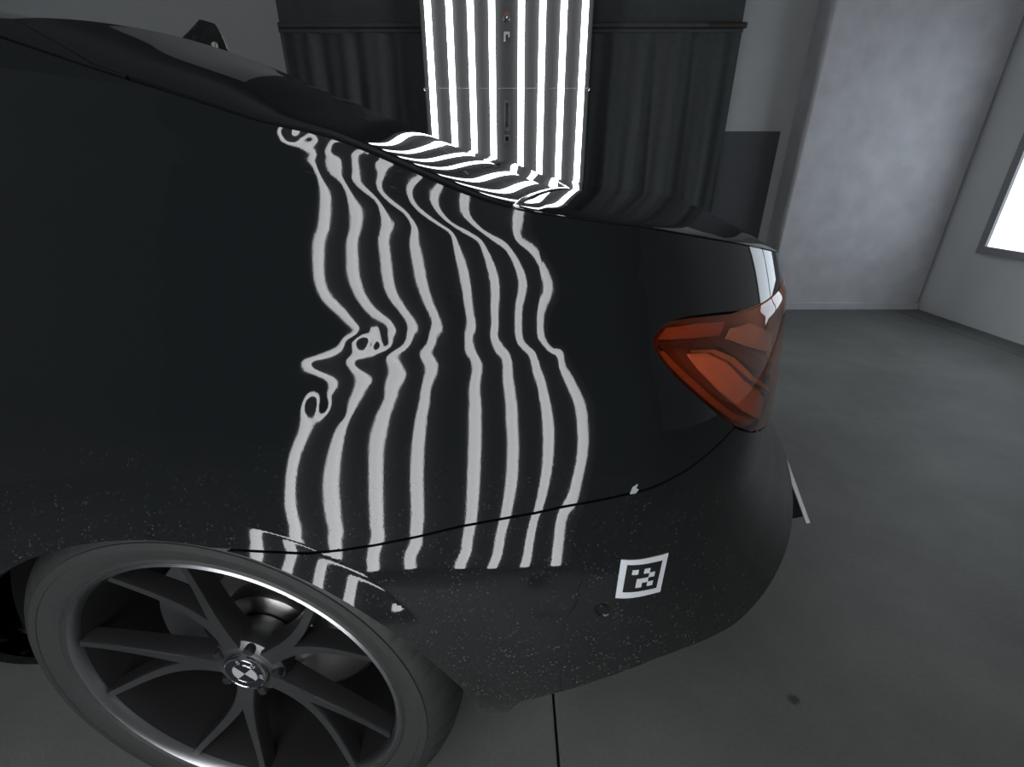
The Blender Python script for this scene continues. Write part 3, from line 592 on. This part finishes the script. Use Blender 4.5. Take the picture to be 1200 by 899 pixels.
# dark shell behind the panel gaps, floor pan and wheel liners
inner = lambda u, z: side(u, z, False)+np.array([0, .030, 0])-np.stack([.030*sstep(.45, .9, u), -.0*u, 0*u], 1)
UI = np.concatenate([np.arange(-3.3, .4, .03), np.arange(.4, ULEN, .03)]); ZI = np.arange(.26, 1.14, .03)
arch2 = lambda u, z: np.hypot(side0(u, z)[:, 0], z-.33)-.376; archf2 = lambda u, z: np.hypot(side0(u, z)[:, 0]+2.81, z-.33)-.376
ii = [arch2, archf2, lambda u, z: np.maximum(z-zlow(u)-.03, -u), lambda u, z: zef(u)-.02-z, lambda u, z: -WIN(u, z)]
np_mesh('inner_shell', *join(patch(UI, ZI, ii, inner, 0), patch(UI, ZI, ii, inner, 0, mirror=True)), M['under'], car)
MB().box((-3.3, .42, .22), (.60, 1.40, .25)).box((-2.40, .12, .20), (-.42, 1.70, .24)).build('floor_pan', M['under'], car)
# ---------- wheels
def wheel(root_name):
    rb = MB()
    rb.mat(M['rim']).lathe([(.2385, .012), (.2400, .002), (.2440, -.004), (.2475, -.002), (.2485, .006)], 128)
    rb.mat(M['barrel']).lathe([(.2385, .012), (.2340, .030), (.2300, .06), (.226, .12), (.225, .20), (.232, .22), (.2485, .225)], 96)
    r = rb.build(root_name, None, car, smooth=True)
    prof = [(.2450, .012), (.2465, -.001), (.2520, -.0055), (.2560, -.0035), (.262, -.0060), (.2705, -.0095), (.2790, -.0110), (.2795, -.0122), (.2900, -.0118), (.2905, -.0100), (.3005, -.0060), (.3090, .0010), (.3165, .0100), (.3225, .0210), (.3262, .0330), (.3285, .0480),
            (.3292, .062), (.3225, .0625), (.3225, .0705), (.3294, .071), (.3298, .100), (.3225, .1005), (.3225, .1095), (.3298, .110), (.3298, .140), (.3225, .1405), (.3225, .149), (.3294, .1495), (.3285, .170), (.326, .19), (.320, .205), (.309, .218), (.29, .229), (.262, .228), (.246, .215)]
    n = 432
    def mod(i, j):
        if 11 <= j <= 15: return -.0045 if (i % 9) == 0 else 0
        if j in (16, 19, 20): return -.004 if (i % 9) == 4 else 0
        if j in (23, 24): return -.004 if (i % 9) == 7 else 0
        return 0
    MB().lathe(prof, n, mod=mod).build('tyre', M['rubber'], r, smooth=True)
    # hub plate
    MB().lathe([(.0001, .044), (.033, .034), (.036, .030), (.046, .030), (.056, .037), (.060, .052), (.052, .085), (.0001, .085)], 80).build('hub', M['spoke'], r, smooth=True)
    # ten spokes, in five forked pairs
    pts = SPOKES
    for (aa, ab) in pts:
        mid = (aa+ab)/2
        for sgn, an in ((-1, aa), (1, ab)):
            rows = []; nn = 16
            for i in range(nn+1):
                t = i/nn; rr = .036+(.2375-.036)*t
                ang = mid+(an-mid)*(sstep(0, 1, t)*.55+.45*t)
                c = Vector((math.cos(ang), 0, math.sin(ang))); 
                yf = .030-.024*t**1.4+.006*math.sin(math.pi*t); w_ = .0090-.0030*t+.008*(1-t)**3; dp = .034-.010*t
                rows.append((c*rr, yf, w_, dp))
            s = MB(); vs = []
            for i, (c, yf, w_, dp) in enumerate(rows):
                a = rows[max(i-1, 0)][0]; b = rows[min(i+1, nn)][0]; tv = (b-a).normalized(); nv = Vector((-tv.z, 0, tv.x))
                for off, yo in ((-w_*.82, 0), (w_*.82, 0), (w_, .003), (w_*1.25, dp), (-w_*1.25, dp), (-w_, .003)): p = c+nv*off; vs.append((p.x, yf+yo, p.z))
            f0, f1 = [], []
            for i in range(nn):
                for k in range(6): k2 = (k+1) % 6; (f0 if k == 0 else f1).append((i*6+k, i*6+k2, (i+1)*6+k2, (i+1)*6+k))
            s.mat(M['spoke']).add(vs, f0); s.mat(M['barrel']).add(vs, f1+[(0, 1, 2, 3, 4, 5), tuple(nn*6+k for k in range(6))])
            s.build('spoke', None, r, smooth=True)
    for k in range(5):
        a = SPOKES[0][0]*.5+SPOKES[0][1]*.5+math.radians(36+72*k); MB().lathe([(.0001, .046), (.0070, .046), (.0085, .049), (.0085, .062)], 12).build('lug_bolt', M['barrel'], r, smooth=True).location = (.0475*math.cos(a), -.020, .0475*math.sin(a))
    # centre cap with its quartered roundel
    cp = MB()
    cp.mat(M['silver']).lathe([(.0305, .034), (.0318, .0325), (.0330, .034), (.0338, .044)], 72)
    cp.mat(M['blue']).lathe([(.0205, .0338), (.0305, .0335)], 72)
    cp.mat(M['silver']).lathe([(.0192, .0335), (.0198, .0328), (.0205, .0336)], 72)
    for q in range(4):
        a0 = math.radians(45+90*q); cp.mat(M['white_paint'] if q % 2 else M['blue'])
        vs = [(0, .0334, 0)]+[(.0193*math.cos(a0+math.radians(90)*i/16), .0336, .0193*math.sin(a0+math.radians(90)*i/16)) for i in range(17)]
        cp.add(vs, [(0, i+1, i+2) for i in range(16)])
    cap = cp.build('hub_cap', None, r, smooth=True); cap.location = (0, -.010, 0)
    tv, tf = [], []
    for ch, ad in (('B', 100), ('M', 48), ('W', -6)):
        cu = bpy.data.curves.new('letter', 'FONT'); cu.body = ch; cu.size = .0105; cu.extrude = .0002; cu.align_x = 'CENTER'; cu.align_y = 'CENTER'; ob = bpy.data.objects.new('letter', cu); COL.objects.link(ob)
        dg = bpy.context.evaluated_depsgraph_get(); me = ob.evaluated_get(dg).to_mesh(); a = math.radians(ad); k = len(tv)
        for v in me.vertices:
            x, y = v.co.x, v.co.y; ca, sa = math.cos(a-math.pi/2), math.sin(a-math.pi/2)
            tv.append((.0255*math.cos(a)+x*ca-y*sa, .0330-v.co.z*1, .0255*math.sin(a)+x*sa+y*ca))
        tf += [tuple(i+k for i in p.vertices) for p in me.polygons]
        ob.evaluated_get(dg).to_mesh_clear(); bpy.data.objects.remove(ob, do_unlink=True); bpy.data.curves.remove(cu)
    MB().add(tv, tf).build('cap_lettering', M['white_paint'], r).location = (0, -.010, 0)
    # brake disc, hat and caliper
    MB().lathe([(.085, .118), (.170, .118), (.172, .122), (.172, .140), (.17, .144), (.08, .144)], 96).build('brake_disc', M['disc'], r, smooth=True)
    MB().lathe([(.0001, .088), (.066, .088), (.080, .094), (.086, .106), (.086, .122)], 64).build('disc_hat', M['disc'], r, smooth=True)
    MB().lathe([(.172, .117), (.1745, .120), (.1745, .142), (.172, .145)], 96).build('disc_edge', M['rust'], r, smooth=True)
    cl = MB()
    for i in range(14):
        a0, a1 = math.radians(128+5*i), math.radians(133+5*i)
        def q(a, rr, y): return (rr*math.cos(a), y, rr*math.sin(a))
        cl.add([q(a0, .118, .092), q(a1, .118, .092), q(a1, .186, .092), q(a0, .186, .092), q(a0, .118, .17), q(a1, .118, .17), q(a1, .186, .17), q(a0, .186, .17)], [(0,1,2,3),(7,6,5,4),(0,4,5,1),(3,2,6,7)]+([(0,3,7,4)] if i == 0 else [])+([(1,5,6,2)] if i == 13 else []))
    cl.build('brake_caliper', M['metal'], r)
    MB().lathe([(.0001, .19), (.224, .19)], 48).build('dust_shield', M['under'], r)
    return r
SPOKES = [(math.radians(36-14.5+72*k), math.radians(36+14.5+72*k)) for k in range(5)]
w0 = wheel('wheel'); w0.location = (-.010, 0, .335)
def wheel_copy(loc, rz):
    c = w0.copy(); COL.objects.link(c); c.parent = car; c.location = loc; c.rotation_euler = (0, 0, rz)
    for g in w0.children: d = g.copy(); COL.objects.link(d); d.parent = c
wheel_copy((-2.82, 0, .335), 0); wheel_copy((-.010, 2*YC, .335), math.pi); wheel_copy((-2.82, 2*YC, .335), math.pi)
for x in (0, -2.81):
    for s in (0, 1):
        l = MB().lathe([(.374, .034), (.374, .34), (.10, .345)], 72, a0=math.radians(-4), a1=math.radians(184)).build('wheel_liner', M['under'], car, smooth=True); l.location = (x, 0 if s == 0 else 2*YC, .33); l.rotation_euler = (0, 0, 0 if s == 0 else math.pi)
MB().tube([(0, .25, .33), (0, 1.57, .33)], .04, 12).build('axle', M['under'], car); MB().tube([(-2.81, .25, .33), (-2.81, 1.57, .33)], .04, 12).build('axle', M['under'], car)
# ---------- tail lamps
def off_pos(d, wav=True):
    def f(u, z):
        e = 2e-3; P = side(u, z, wav); n = np.cross(side(u+e, z, wav)-side(u-e, z, wav), side(u, z+e, wav)-side(u, z-e, wav)); n /= np.linalg.norm(n, axis=1, keepdims=True); return P+n*d
    return f
def quad_uv(pts): return [unproject(a, b) for a, b in pts]
LU = np.arange(.40, 1.26, .006); LZ = np.arange(.60, .90, .004)
def dome(wav=True):
    def f(u, z): return off_pos(0, wav)(u, z)*1.0+(off_pos(1, wav)(u, z)-off_pos(0, wav)(u, z))*(.0035*sstep(0, .014, lamp_sd(u, z)))[:, None]
    return f
def inlay(name, pts, mat, parent, d0, thick=.004, wav=True, mirror=False):
    sd = poly_sd(pts); a = np.array(pts); st_ = min(.0022, (a[:, 0].max()-a[:, 0].min())/12); us2 = np.arange(a[:, 0].min()-.01, a[:, 0].max()+.012, st_); zs2 = np.arange(a[:, 1].min()-.01, a[:, 1].max()+.012, st_*.8)
    return np_mesh(name, *patch(us2, zs2, [lambda u, z: sd(u, z)], off_pos(d0, wav), thick, mirror), mat, parent)
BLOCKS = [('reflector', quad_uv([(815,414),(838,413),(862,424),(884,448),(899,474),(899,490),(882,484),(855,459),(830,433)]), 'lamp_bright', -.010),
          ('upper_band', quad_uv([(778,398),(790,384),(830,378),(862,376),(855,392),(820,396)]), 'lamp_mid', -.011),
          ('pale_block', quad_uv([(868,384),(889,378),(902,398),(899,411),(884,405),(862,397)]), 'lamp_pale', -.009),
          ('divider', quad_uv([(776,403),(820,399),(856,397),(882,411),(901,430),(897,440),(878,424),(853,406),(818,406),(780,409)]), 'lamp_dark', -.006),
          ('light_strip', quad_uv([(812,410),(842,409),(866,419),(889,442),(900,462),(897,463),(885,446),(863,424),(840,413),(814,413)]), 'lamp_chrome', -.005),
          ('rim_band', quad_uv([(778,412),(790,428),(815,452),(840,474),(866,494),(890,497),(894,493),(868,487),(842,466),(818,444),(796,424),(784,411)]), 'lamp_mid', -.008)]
for mir in (False, True):
    wv = not mir; lp = np_mesh('tail_lamp', *patch(LU, LZ, [lambda u, z: lamp_sd(u, z)-.0005], dome(wv), .004, mir), M['lens'], car); tag(lp, 'orange red tail lamp lens')
    np_mesh('lamp_housing', *patch(LU, LZ, [lambda u, z: lamp_sd(u, z)-.0012], off_pos(-.015, wv), 0, mir), M['lamp_deep'], lp)
    for nm, pts_, mt, d in BLOCKS:
        o = inlay(nm, pts_, M[mt], lp, d, .003, wv, mir)
# ---------- small things on the car
# shark-fin aerial on the roof
fx = -.455; fz = float(top2(np.array([fx]), np.array([1.0]))[0, 2]); fn = MB(); rows = []
for k, t in enumerate(np.linspace(0, 1, 9)):
    x0 = -.085+.075*t**.8; x1 = .070-.030*t-.012*t**4; hw = .026*(1-t)**.8+.004; z = .072*t
    ring = []
    for a in np.linspace(0, 2*math.pi, 24, endpoint=False): ring.append((( x0+x1)/2+(x1-x0)/2*math.cos(a), hw*math.sin(a)*(1-.35*max(0, -math.cos(a))), z))
    rows.append(ring)
vs = [p for r_ in rows for p in r_]; fs = [(i*24+k, i*24+(k+1) % 24, (i+1)*24+(k+1) % 24, (i+1)*24+k) for i in range(8) for k in range(24)]+[tuple(range(8*24, 9*24))]
an = fn.add(vs, fs).build('aerial_fin', M['paint'], car, smooth=True); an.location = (fx, YC, fz+.006); an.rotation_euler = (0, .26, 0)
# parking-sensor ring on the bumper
su, sz = unproject(706, 715); sp_ = off_pos(.0006)(np.array([su]), np.array([sz]))[0]; sn = sp_-off_pos(-.01)(np.array([su]), np.array([sz]))[0]; sn /= np.linalg.norm(sn)
pr = MB().lathe([(.0001, .0), (.0055, .0), (.0062, .0008), (.0068, .0), (.0085, .0004), (.0092, -.002)], 32, 'z').build('sensor_cover', M['trim'], bumper, smooth=True)
pr.rotation_euler = Vector(sn).to_track_quat('Z', 'Y').to_euler(); pr.location = sp_
# number plate on the tail
pt_ = CAM+ray(920, 546)*((.45-CAM[1])/ray(920, 546)[1]); pb_ = CAM+ray(945, 614)*((.45-CAM[1])/ray(945, 614)[1])
az = Vector(pt_-pb_).normalized(); ay = Vector((.17, 1, 0)); ay = (ay-az*ay.dot(az)).normalized(); ax = ay.cross(az)
pp = MB().box((-.004, 0, 0), (.004, .52, float(np.linalg.norm(pt_-pb_)))).build('number_plate', M['plate'], car, bevel=.0015)
pp.location = Vector(pb_)+ax*.004; pp.rotation_euler = Matrix((ax, ay, az)).transposed().to_euler()
MB().box((-.030, .012, .010), (-.0045, .508, .145)).build('plate_holder', M['trim'], pp)
# ---------- square marker stuck on the bumper (own thing)
mk = empty('fiducial_marker', car.location, YAW); tag(mk, 'white framed black square marker stuck on the bumper', 'marker')
cor = quad_uv([(727.9, 655.2), (782.7, 647.5), (773, 692.6), (721, 700)]); inn = quad_uv([(734.7, 661.4), (775.3, 656), (768.1, 687.8), (729, 693)])
def bil(c, s, t): a, b, d, e = [np.array(q) for q in c]; return (a*(1-s)+b*s)*(1-t)+(e*(1-s)+d*s)*t
def sticker(name, c, s0, s1, t0, t1, d, mat, n=8):
    V, T = grid(np.linspace(s0, s1, n+1), np.linspace(t0, t1, n+1)); uz = np.array([bil(c, s, t) for s, t in V]); P = off_pos(d)(uz[:, 0], uz[:, 1]); T = T[:, ::-1]
    P, T = flange(P, T, .0008); return np_mesh(name, P, T, mat, mk)
sticker('frame', cor, 0, 1, 0, 1, .0012, M['tag_w']); sticker('field', inn, 0, 1, 0, 1, .0016, M['tag_b'])
for r_, c_ in ((1, 1), (1, 3), (2, 4), (3, 2), (3, 3), (4, 2), (4, 4)): sticker('cell', inn, c_/6, (c_+1)/6, r_/6, (r_+1)/6, .0020, M['tag_w'], 2)
inlay('pale_mark', quad_uv([(738, 579), (741, 571), (748, 566.5), (745.5, 572), (748.5, 573.5), (745, 578)]), M['wire'], car, .0006, .0005)  # small pale leaf-shaped mark just above the bumper gap
